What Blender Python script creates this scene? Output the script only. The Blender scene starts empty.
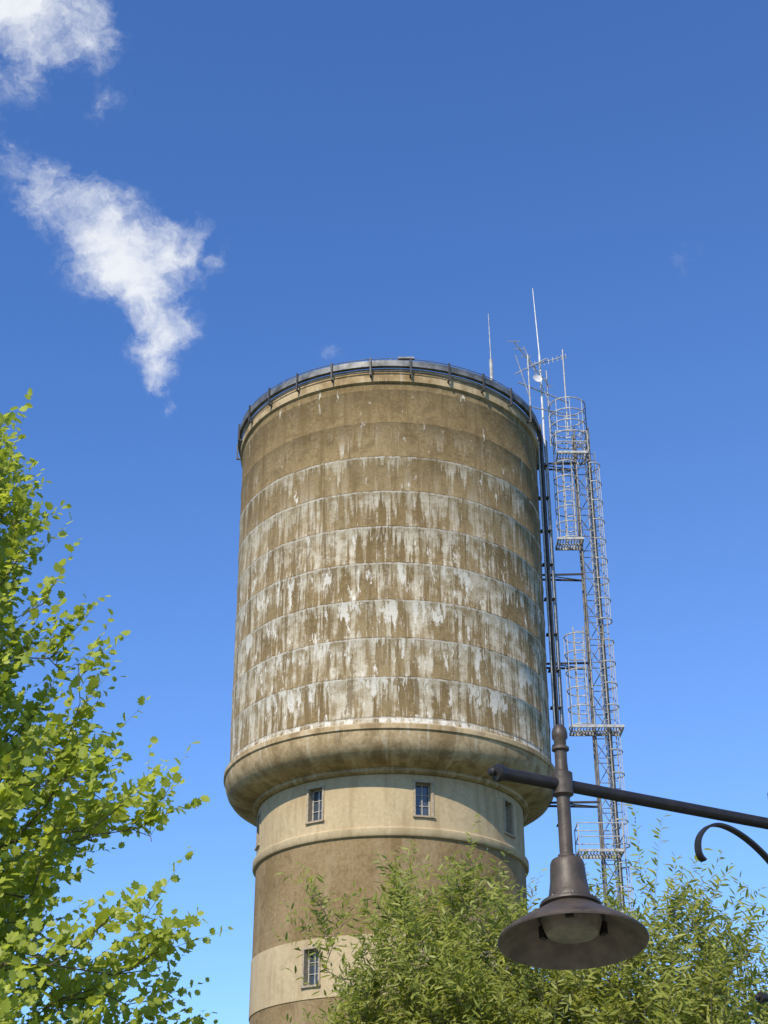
import bpy, math, random
import numpy as np
from mathutils import Vector, Matrix
CH=1.6
PITCH=28.5
scene=bpy.context.scene
random.seed(7); rng=np.random.default_rng(11)

# ---------------- node helpers ----------------
class NT:
    def __init__(s,tree): s.t=tree
    def n(s,typ,**k):
        nd=s.t.nodes.new(typ)
        for a,v in k.items(): setattr(nd,a,v)
        return nd
    def put(s,sock,v):
        if hasattr(v,'is_output') : s.t.links.new(v,sock)
        else: sock.default_value=v
    def m(s,op,a,b=0.0,c=0.0,clamp=False):
        nd=s.n('ShaderNodeMath',operation=op,use_clamp=clamp)
        s.put(nd.inputs[0],a); s.put(nd.inputs[1],b)
        if op in('MULTIPLY_ADD',): s.put(nd.inputs[2],c)
        return nd.outputs[0]
    def ss(s,v,a,b,lo=0.0,hi=1.0):
        nd=s.n('ShaderNodeMapRange',interpolation_type='SMOOTHSTEP')
        s.put(nd.inputs[0],v); s.put(nd.inputs[1],a); s.put(nd.inputs[2],b); s.put(nd.inputs[3],lo); s.put(nd.inputs[4],hi)
        return nd.outputs[0]
    def vec(s,x,y,z=0.0):
        nd=s.n('ShaderNodeCombineXYZ'); s.put(nd.inputs[0],x); s.put(nd.inputs[1],y); s.put(nd.inputs[2],z); return nd.outputs[0]
    def noise(s,v,scale=1.0,detail=5,rough=.55,dist=0.0):
        nd=s.n('ShaderNodeTexNoise'); s.put(nd.inputs['Vector'],v); nd.inputs['Scale'].default_value=scale
        nd.inputs['Detail'].default_value=detail; nd.inputs['Roughness'].default_value=rough; nd.inputs['Distortion'].default_value=dist
        return nd.outputs[0]
    def mix(s,f,a,b,blend='MIX'):
        nd=s.n('ShaderNodeMix',data_type='RGBA',blend_type=blend); s.put(nd.inputs[0],f)
        for i,v in((6,a),(7,b)):
            if hasattr(v,'is_output'): s.t.links.new(v,nd.inputs[i])
            else: nd.inputs[i].default_value=(*v,1)
        return nd.outputs[2]
def new_mat(name):
    m=bpy.data.materials.new(name); m.use_nodes=True
    nt=m.node_tree; b=nt.nodes['Principled BSDF']; return m,NT(nt),b
def simple(name,col,rough=.6,metal=0.0,var=.25,scale=12,bump=0.0):
    m,t,b=new_mat(name)
    tc=t.n('ShaderNodeTexCoord').outputs['Object']
    n=t.noise(tc,scale,8,.6)
    f=t.ss(n,.3,.7)
    c=t.mix(f,tuple(x*(1-var) for x in col),tuple(min(1,x*(1+var)) for x in col))
    t.put(b.inputs['Base Color'],c); b.inputs['Roughness'].default_value=rough; b.inputs['Metallic'].default_value=metal
    if bump:
        bp=t.n('ShaderNodeBump'); bp.inputs['Distance'].default_value=bump; t.put(bp.inputs['Height'],t.noise(tc,scale*4,6)); t.put(b.inputs['Normal'],bp.outputs[0])
    return m

# ---------------- mesh helpers ----------------
class MB:
    def __init__(s): s.v=[]; s.f=[]
    def tube(s,p0,p1,r0,r1=None,n=6,cap=True):
        r1=r0 if r1 is None else r1
        p0=Vector(p0);p1=Vector(p1);d=(p1-p0)
        if d.length<1e-6:return
        d.normalize(); a=d.orthogonal().normalized(); b=d.cross(a)
        i=len(s.v)
        for p,r in((p0,r0),(p1,r1)):
            for k in range(n):
                t=2*math.pi*k/n; s.v.append(tuple(p+a*(r*math.cos(t))+b*(r*math.sin(t))))
        for k in range(n): s.f.append((i+k,i+(k+1)%n,i+n+(k+1)%n,i+n+k))
        if cap: s.f.append(tuple(range(i+n-1,i-1,-1))); s.f.append(tuple(range(i+n,i+2*n)))
    def path(s,pts,r,n=6,closed=False):
        P=list(pts)+([pts[0]] if closed else [])
        for a,b in zip(P,P[1:]): s.tube(a,b,r,n=n)
    def ring(s,c,R,r,a0=0,a1=360,seg=24,n=5):
        P=[(c[0]+R*math.cos(math.radians(a0+(a1-a0)*k/seg)),c[1]+R*math.sin(math.radians(a0+(a1-a0)*k/seg)),c[2]) for k in range(seg+1)]
        s.path(P,r,n)
    def box(s,c,d,rot=0.0):
        i=len(s.v); cs,sn=math.cos(rot),math.sin(rot)
        for z in(-1,1):
            for x,y in((-1,-1),(1,-1),(1,1),(-1,1)):
                X=x*d[0]/2;Y=y*d[1]/2
                s.v.append((c[0]+X*cs-Y*sn,c[1]+X*sn+Y*cs,c[2]+z*d[2]/2))
        for f in((0,3,2,1),(4,5,6,7),(0,1,5,4),(1,2,6,5),(2,3,7,6),(3,0,4,7)): s.f.append(tuple(i+k for k in f))
    def lathe(s,c,prof,n=48):
        i=len(s.v); m=len(prof)
        for k in range(n):
            t=2*math.pi*k/n
            for r,z in prof: s.v.append((c[0]+r*math.cos(t),c[1]+r*math.sin(t),c[2]+z))
        for k in range(n):
            for j in range(m-1):
                a=i+k*m+j;b=i+((k+1)%n)*m+j
                s.f.append((a,b,b+1,a+1))
    def obj(s,name,mat,parent=None,smooth=False,loc=None):
        me=bpy.data.meshes.new(name); me.from_pydata(s.v,[],s.f); me.update()
        if smooth:
            me.polygons.foreach_set('use_smooth',[True]*len(me.polygons))
            try: me.set_sharp_from_angle(angle=math.radians(40))
            except Exception: pass
        o=bpy.data.objects.new(name,me); scene.collection.objects.link(o); me.materials.append(mat)
        if parent: o.parent=parent
        return o
def empty(name):
    o=bpy.data.objects.new(name,None); scene.collection.objects.link(o); return o

# ---------------- world / sky ----------------
SUN_EL=41.0; SUN_AZ=-25.0
w=bpy.data.worlds.new("World"); scene.world=w; w.use_nodes=True
w.node_tree.nodes.clear(); t=NT(w.node_tree)
sky=t.n('ShaderNodeTexSky',sky_type='NISHITA'); sky.sun_disc=False
sky.sun_elevation=math.radians(SUN_EL); sky.sun_rotation=math.radians(180-SUN_AZ)
sky.air_density=1.0; sky.dust_density=0.3; sky.ozone_density=2.2; sky.altitude=200
dirv=t.n('ShaderNodeTexCoord').outputs['Generated']
dsep=t.n('ShaderNodeSeparateXYZ'); t.put(dsep.inputs[0],dirv)
tint=t.mix(t.ss(t.m('SUBTRACT',dsep.outputs[2],t.m('MULTIPLY',dsep.outputs[0],.35)),.12,.78),(.84,1.10,1.53),(.60,.95,1.46))
skyc=t.mix(1.0,sky.outputs[0],tint,'MULTIPLY')
nz=t.n('ShaderNodeTexNoise'); nz.inputs['Scale'].default_value=16; nz.inputs['Detail'].default_value=9; nz.inputs['Roughness'].default_value=.62
t.put(nz.inputs['Vector'],dirv)
sub=t.n('ShaderNodeVectorMath',operation='SUBTRACT'); t.put(sub.inputs[0],nz.outputs['Color']); sub.inputs[1].default_value=(.5,.5,.5)
sc=t.n('ShaderNodeVectorMath',operation='SCALE'); t.put(sc.inputs[0],sub.outputs[0]); sc.inputs['Scale'].default_value=.06
ad=t.n('ShaderNodeVectorMath',operation='ADD'); t.put(ad.inputs[0],dirv); t.put(ad.inputs[1],sc.outputs[0])
wd=ad.outputs[0]
blobs=[(-18.6,39.9,.012,.5),(-17.4,40.0,.014,.65),(-16.0,39.6,.017,.85),(-14.8,39.1,.019,1.0),(-13.4,38.4,.021,1.1),(-12.1,37.8,.022,1.15),(-10.8,38.0,.019,1.05),(-9.2,38.2,.015,.85),(-8.2,38.0,.009,.55),
(-12.0,36.9,.020,1.12),(-11.2,36.2,.018,1.05),(-10.4,35.4,.016,.95),(-10.8,34.7,.014,.9),(-10.3,34.0,.011,.8),(-10.0,33.3,.009,.65),(-9.4,32.4,.007,.5),
(-18.4,45.3,.030,1.15),(-20.6,45.6,.034,1.25),(-16.6,45.2,.023,.95),(-17.6,44.2,.018,.75),(-15.0,44.6,.014,.5),(-14.0,43.2,.012,.36),(-19.6,41.5,.013,.38),
(-2.6,34.6,.006,.38),(14.5,37.2,.008,.27),(-40,50,.05,1.0),(-48,44,.06,1.0),(60,35,.05,.9),(150,40,.08,1),(-120,35,.08,1)]
tot=None
for az,el,sg,am in blobs:
    a=math.radians(az);e=math.radians(el)
    ds=t.n('ShaderNodeVectorMath',operation='DISTANCE'); t.put(ds.inputs[0],wd); ds.inputs[1].default_value=(math.sin(a)*math.cos(e),math.cos(a)*math.cos(e),math.sin(e))
    q=t.m('POWER',t.m('DIVIDE',ds.outputs['Value'],sg*1.3),2.0)
    g=t.m('MULTIPLY',t.m('EXPONENT',t.m('MULTIPLY',q,-1.0)),am)
    tot=g if tot is None else t.m('MAXIMUM',tot,g)
mp=t.n('ShaderNodeMapping'); t.put(mp.inputs[0],wd); mp.inputs['Rotation'].default_value=(0.3,.5,.2); mp.inputs['Scale'].default_value=(1,1.3,1)
n1=t.noise(mp.outputs[0],30,14,.64,.25)
s=t.m('ADD',t.m('MULTIPLY',tot,.95),t.m('MULTIPLY',t.m('SUBTRACT',n1,.5),2.3))
den=t.ss(s,.10,1.38)
den=t.m('MULTIPLY',den,t.ss(tot,.02,.38))
cl=t.mix(t.m('MULTIPLY',den,.95),skyc,(6.2,6.4,6.7))
bg=t.n('ShaderNodeBackground'); t.put(bg.inputs[0],cl); bg.inputs[1].default_value=.145
out=t.n('ShaderNodeOutputWorld'); w.node_tree.links.new(bg.outputs[0],out.inputs[0])

sv=Vector((math.sin(math.radians(SUN_AZ))*math.cos(math.radians(SUN_EL)),-math.cos(math.radians(SUN_AZ))*math.cos(math.radians(SUN_EL)),math.sin(math.radians(SUN_EL))))
sl=bpy.data.lights.new('sun','SUN'); sl.energy=5.0; sl.angle=math.radians(.53); sl.color=(1,.93,.79)
so=bpy.data.objects.new('sun',sl); scene.collection.objects.link(so); so.rotation_euler=sv.to_track_quat('Z','Y').to_euler(); so.location=(0,0,60)

# ---------------- camera ----------------
cd=bpy.data.cameras.new('camera'); cd.sensor_fit='VERTICAL'; cd.sensor_height=36; cd.sensor_width=27; cd.lens=1500/1024*36; cd.clip_end=6000
co=bpy.data.objects.new('camera',cd); scene.collection.objects.link(co); co.location=(0,0,CH); co.rotation_euler=(math.radians(90+PITCH),0,0); scene.camera=co

# ---------------- ground ----------------
m_g,t,b=new_mat('ground_grass'); tc=t.n('ShaderNodeTexCoord').outputs['Object']
c=t.mix(t.ss(t.noise(tc,.6,8),.35,.65),(.045,.07,.02),(.09,.1,.04)); t.put(b.inputs['Base Color'],c); b.inputs['Roughness'].default_value=.9
g=MB(); L=3000; g.v=[(-L,-L,0),(L,-L,0),(L,L,0),(-L,L,0)]; g.f=[(0,1,2,3)]; g.obj('ground',m_g)
m_p=simple('paving',(.26,.22,.18),.85,scale=3)
g=MB(); g.box((0,2,.06),(14,9,.12)); g.obj('pavement',m_p)

# ---------------- tower ----------------
TX,TY=.24,53.7
def conc_mat(name,kind):
    m,t,b=new_mat(name)
    uv=t.n('ShaderNodeUVMap').outputs[0]; sp=t.n('ShaderNodeSeparateXYZ'); t.put(sp.inputs[0],uv)
    U,V=sp.outputs[0],sp.outputs[1]
    fine=t.noise(t.vec(U,V),7,10,.72)
    grit=t.noise(t.vec(U,V),28,4,.7)
    mid=t.noise(t.vec(U,V,9.0),2.2,8,.65)
    big=t.noise(t.vec(t.m('MULTIPLY',U,.5),t.m('MULTIPLY',V,.35),3.0),1,4,.5)
    strk=t.noise(t.vec(t.m('MULTIPLY',U,3.4),t.m('MULTIPLY',V,.42),7.0),1,7,.62)
    strk2=t.noise(t.vec(t.m('MULTIPLY',U,1.3),t.m('MULTIPLY',V,.22),17.0),1,5,.6)
    if kind=='drum':
        Vw=t.m('ADD',V,t.m('MULTIPLY',t.m('SUBTRACT',t.noise(t.vec(U,0.0,2.0),1.1,8,.7),.5),.16))
        band=t.m('DIVIDE',t.m('SUBTRACT',Vw,CH+18.05),1.45)
        f=t.m('FRACT',band); g1=t.m('SUBTRACT',1.0,f)
        idx=t.m('FLOOR',band)
        bandn=t.noise(t.vec(t.m('MULTIPLY',idx,7.3),t.m('MULTIPLY',U,.12),0.0),1,1)
        amt=t.ss(V,CH+20.5,CH+28.6,1.0,.55)
        amt2=t.ss(V,CH+28.0,CH+29.6,1.0,0.0)
        base=t.mix(t.ss(t.m('ADD',t.m('MULTIPLY',fine,.6),t.m('MULTIPLY',big,.4)),.36,.64),(.170,.112,.044),(.320,.228,.110))
        base=t.mix(t.m('MULTIPLY',t.ss(bandn,.4,.62),.4),base,(.34,.26,.14))
        base=t.mix(t.m('MULTIPLY',t.ss(mid,.46,.64),.55),base,(.140,.092,.040))
        pale=t.mix(t.ss(mid,.35,.65),(.45,.365,.235),(.66,.58,.44))
        # lime runs hanging from the pour joints: each run its own length
        dn=t.noise(t.vec(t.m('MULTIPLY',U,3.6),t.m('MULTIPLY',idx,5.17),t.m('MULTIPLY',V,.08)),1,7,.74)
        dn2=t.noise(t.vec(t.m('MULTIPLY',U,.6),t.m('MULTIPLY',idx,3.1),40.0),1,3,.6)
        ln_=t.m('MULTIPLY',t.m('SUBTRACT',t.m('ADD',t.m('MULTIPLY',dn,.65),t.m('MULTIPLY',dn2,.35)),.445),t.m('MULTIPLY',amt,10.0))
        ln_=t.m('ADD',ln_,t.m('MULTIPLY',t.m('SUBTRACT',fine,.5),.9))
        run=t.ss(t.m('SUBTRACT',ln_,g1),-.05,.2)
        run=t.m('MULTIPLY',run,t.m('MULTIPLY_ADD',amt2,.92,.08))
        run=t.m('MULTIPLY',run,t.ss(t.m('ADD',t.m('MULTIPLY',strk,.6),t.m('MULTIPLY',mid,.4)),.38,.54,.25,1.0))
        col=t.mix(t.m('MULTIPLY',run,.8),base,pale)
        # long runs crossing the joints
        lr=t.noise(t.vec(t.m('MULTIPLY',U,2.6),t.m('MULTIPLY',V,.13),77.0),1,8,.70)
        lr=t.m('ADD',lr,t.m('MULTIPLY',t.m('SUBTRACT',mid,.5),.3))
        lr=t.m('MULTIPLY',t.ss(lr,.50,.575),t.ss(V,CH+24.2,CH+28.6,.92,.0))
        col=t.mix(t.m('MULTIPLY',lr,.85),col,pale)
        dr=t.noise(t.vec(t.m('MULTIPLY',U,3.2),t.m('MULTIPLY',V,.18),91.0),1,8,.70)
        dr=t.m('ADD',dr,t.m('MULTIPLY',t.m('SUBTRACT',fine,.5),.35))
        col=t.mix(t.m('MULTIPLY',t.ss(dr,.52,.60),.78),col,(.175,.115,.048))
        # flaked white patches
        pt=t.noise(t.vec(t.m('MULTIPLY',U,2.7),t.m('MULTIPLY',V,.65),31.0),1,10,.76)
        zone=t.m('MULTIPLY',t.ss(V,CH+22.8,CH+26.5,1.0,0.3),t.ss(f,.1,.8,.5,1.0))
        pt=t.ss(t.m('ADD',pt,t.m('MULTIPLY',zone,.105)),.63,.66)
        col=t.mix(t.m('MULTIPLY',pt,.92),col,(.74,.68,.57))
        ln=t.m('MULTIPLY',t.ss(f,.945,.99),t.ss(t.m('ADD',fine,t.m('MULTIPLY',strk,.5)),.60,.84))
        col=t.mix(t.m('MULTIPLY',t.m('MULTIPLY',ln,amt2),.85),col,(.72,.65,.54))
        dl=t.m('MULTIPLY',t.ss(f,.0,.05,1.0,0.0),t.ss(mid,.4,.6,.1,.5))
        col=t.mix(dl,col,(.11,.075,.04))
        bd=.035
    elif kind=='corbel':
        base=t.mix(t.ss(t.m('ADD',t.m('MULTIPLY',fine,.5),t.m('MULTIPLY',big,.5)),.38,.62),(.35,.245,.12),(.54,.41,.24))
        col=t.mix(t.m('MULTIPLY',t.ss(t.m('ADD',t.m('MULTIPLY',mid,.5),t.m('MULTIPLY',strk2,.5)),.47,.60),.65),base,(.19,.12,.052))
        col=t.mix(t.m('MULTIPLY',t.ss(strk,.55,.68),.55),col,(.64,.56,.42))
        bd=.012
    elif kind=='band':
        base=t.mix(t.ss(t.m('ADD',t.m('MULTIPLY',fine,.5),t.m('MULTIPLY',big,.5)),.36,.66),(.42,.315,.175),(.54,.42,.25))
        col=t.mix(t.m('MULTIPLY',t.ss(t.m('ADD',t.m('MULTIPLY',strk,.5),t.m('MULTIPLY',strk2,.5)),.49,.60),.45),base,(.30,.21,.105))
        col=t.mix(t.m('MULTIPLY',t.ss(mid,.5,.7),.35),col,(.30,.215,.115))
        bd=.008
    else:
        base=t.mix(t.ss(t.m('ADD',t.m('MULTIPLY',fine,.6),t.m('MULTIPLY',big,.4)),.36,.64),(.215,.14,.06),(.35,.245,.125))
        col=t.mix(t.m('MULTIPLY',t.ss(strk2,.5,.66),.45),base,(.39,.295,.17))
        col=t.mix(t.m('MULTIPLY',t.ss(mid,.5,.68),.5),col,(.155,.10,.045))
        bd=.035
    col=t.mix(t.m('MULTIPLY',t.ss(grit,.5,.72),.4),col,(.08,.055,.03))
    t.put(b.inputs['Base Color'],col); b.inputs['Roughness'].default_value=.92
    b.inputs['Specular IOR Level'].default_value=.2
    bp=t.n('ShaderNodeBump'); bp.inputs['Distance'].default_value=bd; bp.inputs['Strength'].default_value=.9
    t.put(bp.inputs['Height'],t.m('ADD',t.m('MULTIPLY',grit,.7),fine)); t.put(b.inputs['Normal'],bp.outputs[0])
    return m
M_drum=conc_mat('weathered_render','drum'); M_corb=conc_mat('stained_concrete','corbel'); M_band=conc_mat('smooth_render','band'); M_shaft=conc_mat('rough_render','shaft')

def surf(name,prof,mat,parent,n=256,holes=None,sharp=False,wob=0.0):
    """revolved wall; prof = [(r,z)] z relative to eye height; holes=[(a0,a1,z0,z1)]"""
    V=[];F=[];UV=[];m=len(prof)
    for k in range(n):
        a=math.radians(-90+360*k/n)
        for r,z in prof:
            dr=wob*(math.sin(5*a+z*.8)+.6*math.sin(11*a-z*1.7)+.4*math.sin(23*a+z*3.1)) if wob else 0
            V.append((TX+(r+dr)*math.cos(a),TY+(r+dr)*math.sin(a),z+CH))
    ln=[0]
    for (r0,z0),(r1,z1) in zip(prof,prof[1:]): ln.append(ln[-1]+(-1 if z1<=z0 else 1)*math.hypot((r1-r0),(z1-z0)))
    for k in range(n):
        for j in range(m-1):
            if holes:
                a=360*(k+.5)/n; zc=(prof[j][1]+prof[j+1][1])/2
                if any(((a-h0)%360)<((h1-h0)%360) and z0<zc<z1 for h0,h1,z0,z1 in holes): continue
            k2=(k+1)%n
            F.append((k*m+j,k2*m+j,k2*m+j+1,k*m+j+1))
            ua=k/n*2*math.pi*6; ub=(k+1)/n*2*math.pi*6
            if sharp: va,vb=prof[0][1]+ln[j]+CH,prof[0][1]+ln[j+1]+CH
            else: va,vb=prof[j][1]+CH,prof[j+1][1]+CH
            UV+= [ua,va,ub,va,ub,vb,ua,vb]
    me=bpy.data.meshes.new(name); me.from_pydata(V,[],F); me.update()
    uvl=me.uv_layers.new(name='UVMap'); uvl.data.foreach_set('uv',UV)
    me.polygons.foreach_set('use_smooth',[True]*len(F)); me.materials.append(mat)
    try: me.set_sharp_from_angle(angle=math.radians(35))
    except Exception: pass
    o=bpy.data.objects.new(name,me); scene.collection.objects.link(o); o.parent=parent
    return o
tower=empty('water_tower')
prof=[(6.02,17.8)]
for k in range(0,10):
    zj=18.05+1.45*k
    if zj>31.3: break
    r=5.97+.10*(zj-17.8)/13.7
    prof+= [(r,zj-.03),(r+.016,zj-.0),(r+.016,zj+.04),(r+.002,zj+.07),(r,zj+.7)]
prof=[q for q in prof if q[1]<31.38]+[(6.08,31.4)]
surf('tank_wall',prof,M_drum,tower,256,wob=.006)
surf('tank_top_curb',[(6.08,31.4),(6.17,31.45),(6.17,31.72),(6.12,31.76),(6.12,32.05),(5.95,32.05),(5.9,31.9),(0.05,32.9)],M_corb,tower)
surf('corbel',[(5.98,17.8),(6.13,17.80),(6.16,17.76),(6.16,17.60),(6.10,17.55),(6.07,17.30),(5.99,17.08),(5.86,16.90),(5.66,16.77),(5.42,16.68),(5.2,16.64),(5.05,16.6),(5.05,16.50),(4.97,16.45),(4.87,16.44)][::-1],M_corb,tower,sharp=True)
WA=[13+45*k for k in range(8)]
holes=[]
for a in WA: holes.append(((a-3.5)%360,(a+3.5)%360,15.02,16.18))
LW=[-32+90*k for k in range(4)]
zs=[16.44,16.18,15.02,14.62]
surf('window_storey_wall',[(4.85,q) for q in zs][::-1],M_band,tower,360,holes)
surf('string_course',[(4.85,14.62),(4.93,14.6),(4.97,14.55),(4.97,14.36),(4.93,14.30),(4.85,14.28)][::-1],M_band,tower,256)
surf('shaft_upper',[(4.85,14.28),(4.85,11.1)][::-1],M_shaft,tower,256)
h2=[((a-3.5)%360,(a+3.5)%360,9.62,10.78) for a in LW]
surf('shaft_landing_band',[(4.85,11.1),(4.88,11.09),(4.88,10.78),(4.88,9.62),(4.88,9.2),(4.85,9.19)][::-1],M_band,tower,360,h2)
surf('shaft_lower',[(4.85,9.19),(4.85,1.0),(5.0,.9),(5.0,-1.6)][::-1],M_shaft,tower,256)
m_fr=simple('window_frame',(.34,.27,.18),.8); m_gl=simple('window_glass',(.05,.06,.07),.12,0,.1,2)
m_gl.node_tree.nodes['Principled BSDF'].inputs['Specular IOR Level'].default_value=.8
m_sash=simple('sash_paint',(.36,.33,.28),.6)
fr=MB();gl=MB();sa=MB()
def window(adeg,z0,z1,R):
    a=math.radians(adeg); dx,dy=math.sin(a),-math.cos(a); rot=a
    hw=R*math.radians(3.5)
    def P(u,r,z): return (TX+dx*r+math.cos(a)*u,TY+dy*r+math.sin(a)*u,z+CH)
    H=z1-z0; zc=(z0+z1)/2
    for sgn in(-1,1): fr.box(P(sgn*(hw+.02),R-.165,zc),(.07,.38,H+.10),rot)
    fr.box(P(0,R-.165,z1+.03),(2*hw-.032,.376,.07),rot); fr.box(P(0,R-.14,z0-.035),(2*hw+.16,.43,.06),rot)
    gl.box(P(0,R-.26,zc),(2*hw-.02,.01,H),rot)
    for u in(-hw+.045,0,hw-.045): sa.box(P(u,R-.235,zc),(.035 if u==0 else .05,.04,H),rot)
    for k in range(4): sa.box(P(0,R-.233,z0+.03+(H-.06)*k/3),(2*hw-.05,.03,.045 if k in(0,3) else .024),rot)
for a in WA: window(a,15.02,16.18,4.85)
for a in LW: window(a,9.62,10.78,4.88)
fr.obj('window_surrounds',m_fr,tower); gl.obj('window_panes',m_gl,tower); sa.obj('window_sashes',m_sash,tower)
# rim steelwork
m_st=simple('galvanised_steel',(.36,.35,.33),.6,.1,.3,6); m_dk=simple('dark_steel',(.06,.055,.05),.6,.2,.3,6)
m_rim=simple('rim_steel',(.16,.155,.145),.55,.3,.5,2.5)
m_wh=simple('pale_paint',(.55,.54,.51),.5,0,.2,6); m_tr=simple('truss_steel',(.14,.125,.105),.65,.1,.45,4)
rm=MB()
rm.lathe((TX,TY,CH),[(6.14,32.06),(6.30,32.06),(6.31,32.30),(6.28,32.33),(6.14,32.34),(6.14,32.06)],180)
rm.obj('rim_steel_channel',m_rim,tower)
rm=MB()
for k in range(26):
    a=math.radians(-90+7+k*360/26); 
    rm.box((TX+6.34*math.cos(a),TY+6.34*math.sin(a),CH+32.02),(.06,.06,.78),a+math.pi/2)
    rm.box((TX+6.25*math.cos(a),TY+6.25*math.sin(a),CH+31.66),(.06,.2,.07),a+math.pi/2)
rm.obj('rim_brackets',m_dk,tower)
rm=MB(); rm.ring((TX,TY,CH+32.40),6.27,.016,seg=120)
for k in range(52):
    a=2*math.pi*k/52; rm.tube((TX+6.27*math.cos(a),TY+6.27*math.sin(a),CH+32.33),(TX+6.27*math.cos(a),TY+6.27*math.sin(a),CH+32.40),.014,n=4)
rm.box((TX+.6,TY-6.22,CH+32.44),(.62,.14,.07)); rm.ring((TX,TY,CH+31.88),6.2,.025,seg=120)
rm.obj('rim_rail',m_rim,tower)
rp=MB(); rd=MB()
for x,y,r,B in((6.46,52.9,.09,rd),(6.64,53.1,.045,rp),(6.74,53.3,.03,rp),(6.31,52.55,.04,rp)):
    B.tube((x,y,0),(x,y,CH+32.3),r,n=10)
for k in range(22):
    zz=1+k*1.5; rd.box((6.45,53.0,zz),(.42,.3,.03))
rd.obj('downpipe',m_dk,tower); rp.obj('conduits',m_st,tower)

# ---------------- lattice mast ----------------
mast=empty('ladder_mast'); MX,MY=8.22,53.7
C=lambda z:CH+z
tr=MB(); hwid=.29; top=C(33.0)
cs=[(MX-hwid,MY-hwid),(MX+hwid,MY-hwid),(MX+hwid,MY+hwid),(MX-hwid,MY+hwid)]
for x,y in cs: tr.tube((x,y,0),(x,y,top),.040,n=6)
nz_=int(top/.95)
for k in range(nz_):
    z0=k*top/nz_; z1=(k+1)*top/nz_
    for i in range(4):
        a=cs[i];b_=cs[(i+1)%4]
        if i in(0,2): tr.tube((*a,z0),(*b_,z0),.018,n=4)
        if k%2: tr.tube((*a,z0),(*b_,z1),.020,n=4)
        else: tr.tube((*b_,z0),(*a,z1),.020,n=4)
tr.obj('truss',m_tr,mast)
def cage(B,cx,cy,z0,z1,r,a0,a1,step=.75,nv=7):
    n_=max(1,round((z1-z0)/step))
    for i in range(n_+1): B.ring((cx,cy,z0+(z1-z0)*i/n_),r,.027,a0,a1,16,4)
    for k in range(nv):
        a=math.radians(a0+(a1-a0)*k/(nv-1)); B.tube((cx+r*math.cos(a),cy+r*math.sin(a),z0),(cx+r*math.cos(a),cy+r*math.sin(a),z1),.018,n=4)
def ladder(B,cx,cy,z0,z1):
    for s_ in(-.2,.2): B.tube((cx+s_,cy,z0),(cx+s_,cy,z1),.024,n=5)
    z=z0+.1
    while z<z1: B.tube((cx-.2,cy,z),(cx+.2,cy,z),.014,n=4); z+=.3
def deck(B,cx,cy,z,wx,wy):
    for s_ in(-1,1):
        B.box((cx+s_*wx/2,cy,z),(.05,wy+.05,.10)); B.box((cx,cy+s_*wy/2,z),(wx-.055,.05,.10))
    n=int(wx/.11)
    for k in range(1,n): B.box((cx-wx/2+k*wx/n,cy,z+.02),(.03,wy-.06,.035))
    B.box((cx,cy,z-.03),(wx-.06,.05,.04))
cg=MB(); pl=MB()
for z0,z1 in((27.7,31.2),(19.8,23.5)):
    cage(cg,7.48,MY-.2,C(z0),C(z1),.50,60,330,.7,8); ladder(cg,7.6,MY+.1,C(z0-.2),C(z1+.6))
for z0,z1 in((24.2,31.2),(15.3,23.3),(5,14.6)):
    cage(cg,8.55,MY-.15,C(z0),C(z1),.36,-110,110,.9,4)
ladder(cg,8.55,MY,C(3),C(32.0))
for z,cx,wx in((31.6,7.75,1.2),(27.6,7.45,1.0),(19.7,8.0,1.9),(15.0,7.8,1.6)):
    deck(pl,cx,MY-.2,C(z),wx,.95)
for z,cx,wx in((31.6,7.75,1.3),(15.0,7.8,1.6),(11.8,7.8,1.6)):
    for h in(.5,1.0):
        P=[(cx-wx/2,MY-.7,C(z+h)),(cx+wx/2,MY-.7,C(z+h)),(cx+wx/2,MY+.3,C(z+h)),(cx-wx/2,MY+.3,C(z+h))]
        cg.path(P,.024,4,True)
    for px in(-.5,.5):
        for yy in(-.7,.3): cg.tube((cx+px*wx,MY+yy,C(z)),(cx+px*wx,MY+yy,C(z+1.0)),.024,n=4)
cage(cg,7.72,MY-.2,C(32.5),C(34.1),.76,0,360,.55,9)
cg.obj('ladder_cages',m_st,mast); pl.obj('platforms',m_st,mast)
br=MB()
for z in(31.3,26.2,22.4,16.9,8.0):
    for s_ in(-.29,.29):
        br.tube((5.6,MY+s_*.6,C(z)),(MX-.29,MY+s_,C(z)),.045,n=6)
    br.tube((6.3,MY-.2,C(z)),(MX-.29,MY+.29,C(z)),.025,n=5)
br.obj('wall_brackets',m_dk,mast)

# ---------------- antennas ----------------
an=empty('antenna_array')
A=MB();Wt=MB()
Wt.tube((6.62,53.0,C(31.8)),(6.62,53.0,C(36.4)),.045,n=8); Wt.tube((6.62,53.0,C(36.4)),(6.5,53.0,C(39.9)),.03,.016,n=6)
A.tube((4.2,48.95,C(32.2)),(4.2,48.95,C(33.4)),.07,n=8); A.tube((4.2,48.95,C(33.4)),(4.17,48.95,C(35.6)),.022,.012,n=6)
A.tube((6.05,52.4,C(32.2)),(6.05,52.4,C(36.0)),.03,n=6)
A.tube((7.65,53.2,C(32.5)),(7.65,53.2,C(36.8)),.03,n=6); A.tube((6.95,53.6,C(32.2)),(6.95,53.6,C(36.0)),.03,n=6)
def yagi(p0,p1,n,l0,l1,up=Vector((0,.35,1))):
    p0=Vector(p0);p1=Vector(p1); A.tube(p0,p1,.026,n=5); up=up.normalized()
    for k in range(n):
        f=k/(n-1); p=p0.lerp(p1,f); l=(l0+(l1-l0)*f)/2; A.tube(p-up*l,p+up*l,.015,n=4)
yagi((6.2,52.8,C(35.7)),(7.8,53.4,C(36.6)),9,.5,.35)
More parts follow.
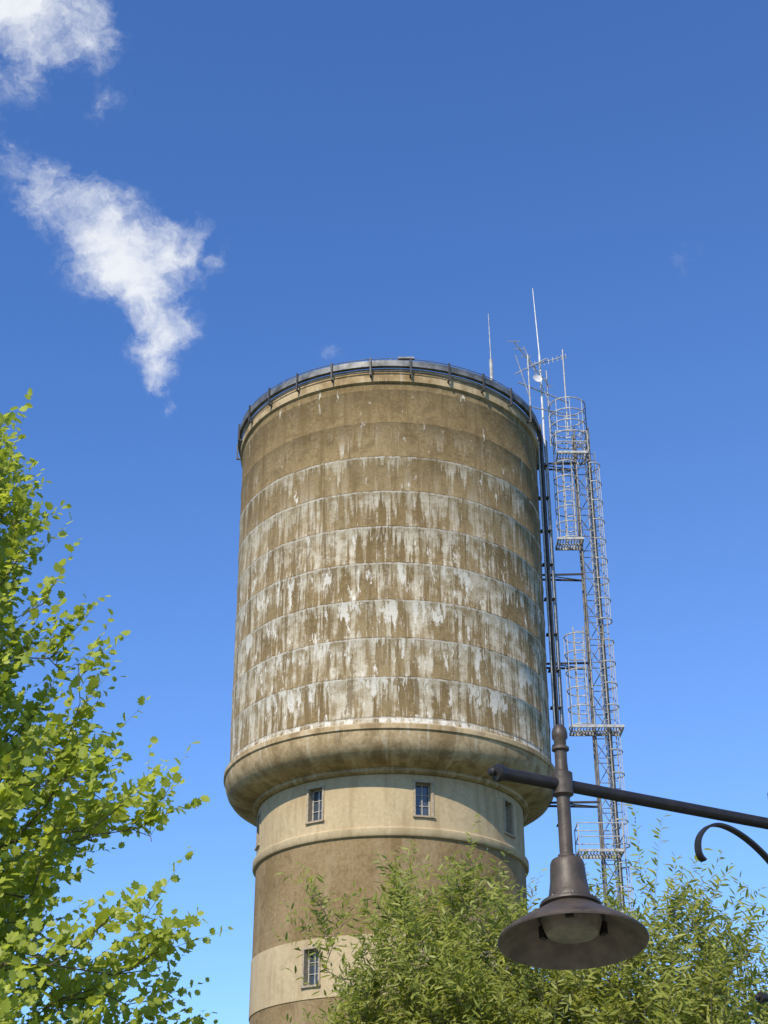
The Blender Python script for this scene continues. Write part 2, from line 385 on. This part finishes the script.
yagi((5.45,52.0,C(36.4)),(7.0,53.3,C(35.0)),7,.7,.4,Vector((.9,.5,.35)))
yagi((5.5,52.2,C(34.9)),(6.9,53.0,C(36.2)),6,.6,.5,Vector((.2,.7,.6)))
A.tube((5.6,52.4,C(34.6)),(7.8,53.5,C(34.3)),.03,n=5); A.tube((6.0,52.4,C(33.4)),(8.1,53.6,C(33.7)),.025,n=5)
A.tube((6.05,52.4,C(33.8)),(5.5,52.0,C(35.7)),.02,n=5); A.tube((7.0,53,C(33.8)),(5.9,52.5,C(36.5)),.018,n=5)
A.obj('yagi_antennas',m_st,an); Wt.obj('whip_antenna',m_wh,an)
D_=MB(); D_.lathe((0,0,0),[(0.002,0),(.1,.012),(.16,.03),(.20,.06),(.205,.055),(.16,.02),(.1,-.005),(.002,-.015)],28)
d=D_.obj('microwave_dish',m_wh,an,True); d.location=(6.42,52.6,C(34.9)); d.rotation_euler=(math.radians(80),0,math.radians(15))

# ---------------- street lamps ----------------
m_br=simple('bronze_paint',(.070,.051,.035),.5,.15,.35,14,.0015)
m_br2=simple('black_iron',(.026,.022,.019),.45,.2,.25,18)
m_in=simple('shade_lining',(.14,.12,.085),.6,0,.3,12)
m_lens=simple('lamp_diffuser',(.24,.22,.16),.35,0,.25,20)
AD=Vector((.872,.489,0)).normalized()
def street_lamp(ox,oy,zr,tilt=9.0,rotz=0.0):
    root=empty('street_lamp'); root.location=(ox,oy,0); root.rotation_euler=(0,0,rotz)
    Z=lambda z:z+CH+zr
    P=MB()
    P.lathe((0,0,0),[(.0,Z(2.085)),(.015,Z(2.083)),(.026,Z(2.07)),(.031,Z(2.05)),(.031,Z(2.03)),(.024,Z(2.02)),(.024,Z(1.93)),(.026,Z(1.90)),(.026,Z(1.50))],32)
    P.lathe((0,0,0),[(.026,Z(1.995)),(.034,Z(1.99)),(.034,Z(1.98)),(.026,Z(1.975))],32)
    P.lathe((0,0,0),[(.026,Z(1.895)),(.041,Z(1.885)),(.041,Z(1.80)),(.026,Z(1.79))],32)
    P.lathe((0,0,0),[(.026,Z(1.57)),(.033,Z(1.565)),(.033,Z(1.545)),(.026,Z(1.54))],32)
    P.obj('drop_pipe',m_br,root,True)
    arm=MB()
    p=lambda t_,z:tuple(AD*t_+Vector((0,0,Z(z))))
    arm.tube(p(-.30,1.84),p(1.15,1.84),.024,n=20)
    arm.obj('arm',m_br2,root,True)
    f=MB(); f.lathe((0,0,0),[(.0,.050),(.012,.047),(.018,.036),(.013,.026),(.013,.020),(.033,.016),(.035,.010),(.035,0),(.028,-.012),(.026,-.03)],24)
    fo=f.obj('arm_finial',m_br2,root,True); fo.location=p(-.29,1.84); fo.rotation_euler=(-AD).to_track_quat('Z','Y').to_euler()
    pts=[(.675,1.635),(.655,1.65),(.648,1.68),(.655,1.72),(.68,1.755),(.72,1.785),(.77,1.797),(.83,1.79),(.90,1.765),(.97,1.725),(1.04,1.67),(1.09,1.60),(1.12,1.50)]
    # smooth the curve
    for _ in range(2):
        q=[pts[0]]
        for a,b in zip(pts,pts[1:]): q+=[(a[0]*.75+b[0]*.25,a[1]*.75+b[1]*.25),(a[0]*.25+b[0]*.75,a[1]*.25+b[1]*.75)]
        pts=q+[pts[-1]]
    S=MB(); sd=Vector((-AD.y,AD.x,0))*.016
    for i in range(len(pts)):
        a=Vector(pts[max(0,i-1)]);b=Vector(pts[min(len(pts)-1,i+1)]); tg=(b-a).normalized(); nr=Vector((-tg.y,tg.x))*(.005)
        q0=Vector(pts[i])+nr;q1=Vector(pts[i])-nr
        for q,sg in((q0,-1),(q0,1),(q1,1),(q1,-1)):
            S.v.append(tuple(Vector(p(q.x,q.y))+sd*sg))
    for i in range(len(pts)-1):
        for k in range(4): S.f.append((4*i+k,4*i+(k+1)%4,4*i+4+(k+1)%4,4*i+4+k))
    S.f.append((0,1,2,3)); S.obj('scroll_bracket',m_br2,root)
    Q=MB(); c=AD*1.15
    Q.lathe((c.x,c.y,0),[(.13,0),(.13,.25),(.1,.3),(.075,.6),(.06,.7),(.055,2.6),(.05,Z(1.55)),(.05,Z(1.95)),(.065,Z(1.96)),(.065,Z(1.99)),(.03,Z(2.02)),(.02,Z(2.06)),(.045,Z(2.1)),(.045,Z(2.13)),(0,Z(2.2))],32)
    Q.obj('post',m_br2,root,True)
    hd=empty('lamp_head'); hd.parent=root; hd.location=(0,0,Z(1.53)); hd.rotation_euler=(math.radians(-tilt),0,0)
    K=MB()
    K.lathe((0,0,0),[(.0,.02),(.050,.016),(.060,.010),(.064,.0),(.066,-.02),(.069,-.07),(.078,-.125),(.086,-.138),(.086,-.150),(.112,-.158),(.115,-.163),(.115,-.172),(.105,-.178),(.128,-.194),(.170,-.220),(.218,-.250),(.256,-.277),(.272,-.29),(.276,-.298),(.274,-.304)],64)
    K.obj('shade_shell',m_br,hd,True)
    K=MB(); K.lathe((0,0,0),[(.274,-.304),(.266,-.300),(.245,-.279),(.205,-.250),(.155,-.221),(.10,-.196),(0,-.19)],64); K.obj('shade_lining',m_in,hd,True)
    K=MB(); K.lathe((0,0,0),[(.112,-.205),(.112,-.222),(.100,-.262),(.094,-.272),(.06,-.278),(0,-.280)],48); K.obj('diffuser',m_lens,hd,True)
    K=MB()
    K.lathe((0,0,0),[(.112,-.203),(.122,-.206),(.122,-.216),(.112,-.22)],48)
    for a in(20,140,260):
        a=math.radians(a); K.box((.128*math.cos(a),.128*math.sin(a),-.235),(.02,.03,.045),a)
    for a in range(8):
        a=a*math.pi/4; K.tube((.100*math.cos(a),.100*math.sin(a),-.162),(.100*math.cos(a),.100*math.sin(a),-.15),.007,n=6)
    K.obj('clamp_ring',m_br2,hd)
    return root
street_lamp(.69,5.6,0.0)
street_lamp(2.63,9.9,-.02,0.0)

# ---------------- trees ----------------
def bark(name,c): return simple(name,c,.9,0,.35,9,.01)
def leaf_mat(name,c0,c1,trans):
    m,t,b=new_mat(name)
    geo=t.n('ShaderNodeNewGeometry'); r=geo.outputs['Random Per Island']
    tc=t.n('ShaderNodeTexCoord').outputs['Object']
    f=t.m('ADD',t.m('MULTIPLY',r,.6),t.m('MULTIPLY',t.ss(t.noise(tc,1.2,3),.35,.65),.4))
    c=t.mix(f,c0,c1); t.put(b.inputs['Base Color'],c); b.inputs['Roughness'].default_value=.45; b.inputs['Specular IOR Level'].default_value=.4
    tr=t.n('ShaderNodeBsdfTranslucent'); hh=t.n('ShaderNodeHueSaturation'); hh.inputs['Saturation'].default_value=1.05; hh.inputs['Value'].default_value=1.8; t.put(hh.inputs['Color'],c); t.put(tr.inputs[0],hh.outputs[0])
    mx=t.n('ShaderNodeMixShader'); mx.inputs[0].default_value=trans
    t.t.links.new(b.outputs[0],mx.inputs[1]); t.t.links.new(tr.outputs[0],mx.inputs[2])
    t.t.links.new(mx.outputs[0],t.t.nodes['Material Output'].inputs[0]); return m
def scatter(name,P,Dr,Nm,S,tmpl,faces,mat,parent):
    n=len(P); Dr=Dr/np.linalg.norm(Dr,axis=1,keepdims=True)
    X=np.cross(Dr,Nm); X/= (np.linalg.norm(X,axis=1,keepdims=True)+1e-9); Z=np.cross(X,Dr)
    T=np.array(tmpl); k=len(T)
    curl=rng.uniform(-.5,.5,n)[:,None]
    zz=T[None,:,2]+curl*(T[None,:,1]**2)*.6
    V=P[:,None,:]+S[:,None,None]*(T[None,:,0,None]*X[:,None,:]+T[None,:,1,None]*Dr[:,None,:]+zz[:,:,None]*Z[:,None,:])
    V=V.reshape(-1,3)
    me=bpy.data.meshes.new(name)
    me.vertices.add(len(V)); me.vertices.foreach_set('co',V.astype(np.float32).ravel())
    ft=[len(f) for f in faces]; fl=[i for f in faces for i in f]
    li=(np.array(fl)[None,:]+np.arange(n)[:,None]*k).ravel()
    me.loops.add(len(li)); me.loops.foreach_set('vertex_index',li.astype(np.int32))
    tot=np.tile(ft,n); st=np.concatenate([[0],np.cumsum(tot)[:-1]])
    me.polygons.add(len(tot)); me.polygons.foreach_set('loop_start',st.astype(np.int32)); me.polygons.foreach_set('loop_total',tot.astype(np.int32))
    me.update(calc_edges=True); me.validate(); me.materials.append(mat)
    o=bpy.data.objects.new(name,me); scene.collection.objects.link(o); o.parent=parent; return o
def grow(name,trunk,attr,center,mats,leaf,outward,upb,twig_n,twig_l,leaf_n,leaf_s,r_tip,droop=0.0,spread=.8,power=.46):
    root=empty(name)
    pos=[Vector(p) for p in trunk]; par=[-1]+list(range(len(trunk)-1)); plen=[0.0]
    for i in range(1,len(pos)): plen.append(plen[-1]+(pos[i]-pos[i-1]).length)
    arr=np.zeros((40000,3)); pl_=np.zeros(40000); n=len(pos)
    for i,p in enumerate(pos): arr[i]=p; pl_[i]=plen[i]
    start=max(1,len(trunk)//3)
    base=np.array(trunk[-1]); order=np.argsort(np.linalg.norm(attr-base,axis=1)); tips=[]
    for ai in order:
        a=attr[ai]; dd=np.linalg.norm(arr[start:n]-a,axis=1)
        below=np.clip(arr[start:n,2]-a[2],0,None)
        j=start+int(np.argmin(dd+.175*pl_[start:n]+1.2*below)); p0=Vector(arr[j]); p1=Vector(a); L=(p1-p0).length
        ns=max(1,int(L/.22)); prev=j; side=Vector(rng.normal(0,1,3))*L*.07
        for s_ in range(1,ns+1):
            f=s_/ns; q=p0.lerp(p1,f)+side*math.sin(math.pi*f)+Vector((0,0,-.10*L*math.sin(math.pi*f)))
            arr[n]=q; pl_[n]=pl_[prev]+L/ns; pos.append(q); par.append(prev); prev=n; n+=1
        tips.append(prev)
    N=len(pos); cnt=np.zeros(N); ch=[0]*N
    for i in range(1,N): ch[par[i]]+=1
    for i in range(N-1,0,-1):
        if ch[i]==0: cnt[i]+=1
        cnt[par[i]]+=cnt[i]
    rad=r_tip*np.maximum(cnt,1)**power
    B=MB()
    for i in range(1,N):
        r0=rad[par[i]] if rad[par[i]]<rad[i]*1.6 else rad[i]*1.2
        B.tube(pos[par[i]],pos[i],r0,rad[i],n=7 if rad[i]>.03 else 4,cap=False)
    P=[];Dd=[];Nm=[];S=[]
    c=Vector(center)
    for tp in tips:
        p=pos[tp]; pd=(p-pos[par[tp]]).normalized(); o=(p-c); o.z*=.6; o.normalize()
        for k in range(twig_n):
            d=(pd*.5+o*outward+Vector((0,0,upb))+Vector(rng.normal(0,1,3))*spread*.5).normalized()
            L=twig_l*rng.uniform(.5,1.45)*(1.5 if rng.uniform()<.12 else 1); q=p-pd*rng.uniform(0,.25); nn=max(3,int(leaf_n*L/twig_l)); last=q
            for s_ in range(nn):
                f=(s_+1)/nn; cur=q+d*(L*f)+Vector((0,0,-droop*L*f*f))
                if s_%2==1 or s_==nn-1: B.tube(last,cur,r_tip*.6*(1.15-f),r_tip*.6*(1.05-f)+.0006,n=3,cap=False); last=cur
                rdv=Vector(rng.normal(0,1,3)); sidev=(rdv-d*rdv.dot(d)).normalized()
                ld=(d*.55+sidev*.8+Vector((0,0,-.12-droop*.4))).normalized()
                nm=(Vector((0,0,.7))+Vector(rng.normal(0,1,3))*.5+Vector((-.30,-.65,0)))
                P.append(cur);Dd.append(ld);Nm.append(nm);S.append(leaf_s*rng.uniform(.55,1.25)*(1.0-.25*f))
    B.obj('trunk_and_branches',mats[0],root,True)
    P=np.array([tuple(x) for x in P]);Dd=np.array([tuple(x) for x in Dd]);Nm=np.array([tuple(x) for x in Nm]);S=np.array(S)
    scatter('foliage',P,Dd,Nm,S,leaf[0],leaf[1],mats[1],root)
    return root
def lobed():
    o=[(0,0),(.12,.10),(.34,.14),(.28,.28),(.48,.46),(.32,.54),(.36,.80),(.18,.78),(0,1.0)]
    V=[(x,y,.28*abs(x)) for x,y in o]+[(-x,y,.28*abs(x)) for x,y in o[1:-1]]
    right=list(range(0,9)); left=[0]+[8]+[9+6-k for k in range(7)]
    return V,[tuple(right),tuple(left)]
def narrow():
    V=[(0,0,0),(.12,.3,.03),(.10,.65,.02),(0,1,-.05),(-.10,.65,.02),(-.12,.3,.03)]
    return V,[(0,1,2,3),(0,3,4,5)]
def env_left(z): return float(np.interp(z,[2.0,2.6,3.4,4.4,5.0,5.5,6.6,7.3,7.9,8.4],[2.5,3.15,3.35,3.3,3.0,2.65,2.05,1.85,1.5,.4]))
at=[]
lump=[(rng.uniform(0,2*math.pi),rng.uniform(2,8.5)) for _ in range(30)]+[(-.35,z) for z in(7.1,5.7,4.6,3.6)]+[(-1.0,z) for z in (7.0,5.4,4.0,3.0)]
while len(at)<2050:
    z=rng.uniform(2.0,8.4); R=env_left(z); a=rng.uniform(0,2*math.pi); 
    lm=min((abs((a-la+math.pi)%(2*math.pi)-math.pi)*.9*R*.5+abs(z-lz)*.9) for la,lz in lump)
    R*=1.05-.40*min(1,lm/.7)
    r=R*math.sqrt(rng.uniform(.06,1))
    if rng.uniform()>R/3.0+.22: continue
    x=-4.35+r*math.cos(a); y=10.4+r*math.sin(a)*.85
    if x<-5.6 and rng.uniform()<.75: continue
    at.append((x,y,z))
at=np.array(at)
tk=[(-4.5,10.5,0),(-4.48,10.5,.6),(-4.45,10.48,1.2),(-4.4,10.45,1.8),(-4.42,10.42,2.5),(-4.38,10.4,3.3),(-4.35,10.42,4.2),(-4.3,10.4,5.2)]
grow('maple_tree',tk,at,(-4.4,10.4,3.0),(bark('maple_bark',(.10,.075,.055)),leaf_mat('maple_leaf',(.21,.26,.028),(.46,.49,.075),.47)),lobed(),.8,.8,5,.36,7,.096,.0036,0.0,.95,.44)
els=[((.62,14.4,3.5),(1.05,1.4,2.0)),((2.45,14.3,3.35),(1.4,1.4,1.95)),((1.5,14.5,3.0),(2.4,1.6,1.45)),((-.15,14.2,2.5),(.95,1.0,1.4))]
at=[]
while len(at)<1600:
    i=rng.choice(4,p=[.28,.33,.27,.12]); c_,r_=els[i]; v=rng.normal(0,1,3); v/=np.linalg.norm(v); v*=rng.uniform(.1,1)**.45
    p=np.array(c_)+v*np.array(r_)
    if p[2]<1.9: continue
    at.append(tuple(p))
for p in ((-.45,14.2,4.8),(-.6,14.1,5.1),(-.35,14.3,5.0),(-.55,14.2,4.5),(-.7,14.2,4.8)): at.append(p)
at=np.array(at)
tk=[(1.25,14.6,0),(1.25,14.6,.5),(1.28,14.58,1.0),(1.2,14.55,1.5),(1.22,14.5,2.1)]
grow('willow_tree',tk,at,(1.2,14.5,1.2),(bark('willow_bark',(.12,.10,.07)),leaf_mat('willow_leaf',(.14,.165,.022),(.38,.39,.08),.44)),narrow(),.5,.9,5,.46,12,.118,.0028,.14,.9,.44)

scene.view_settings.view_transform='Standard'; scene.view_settings.look='None'; scene.view_settings.exposure=0
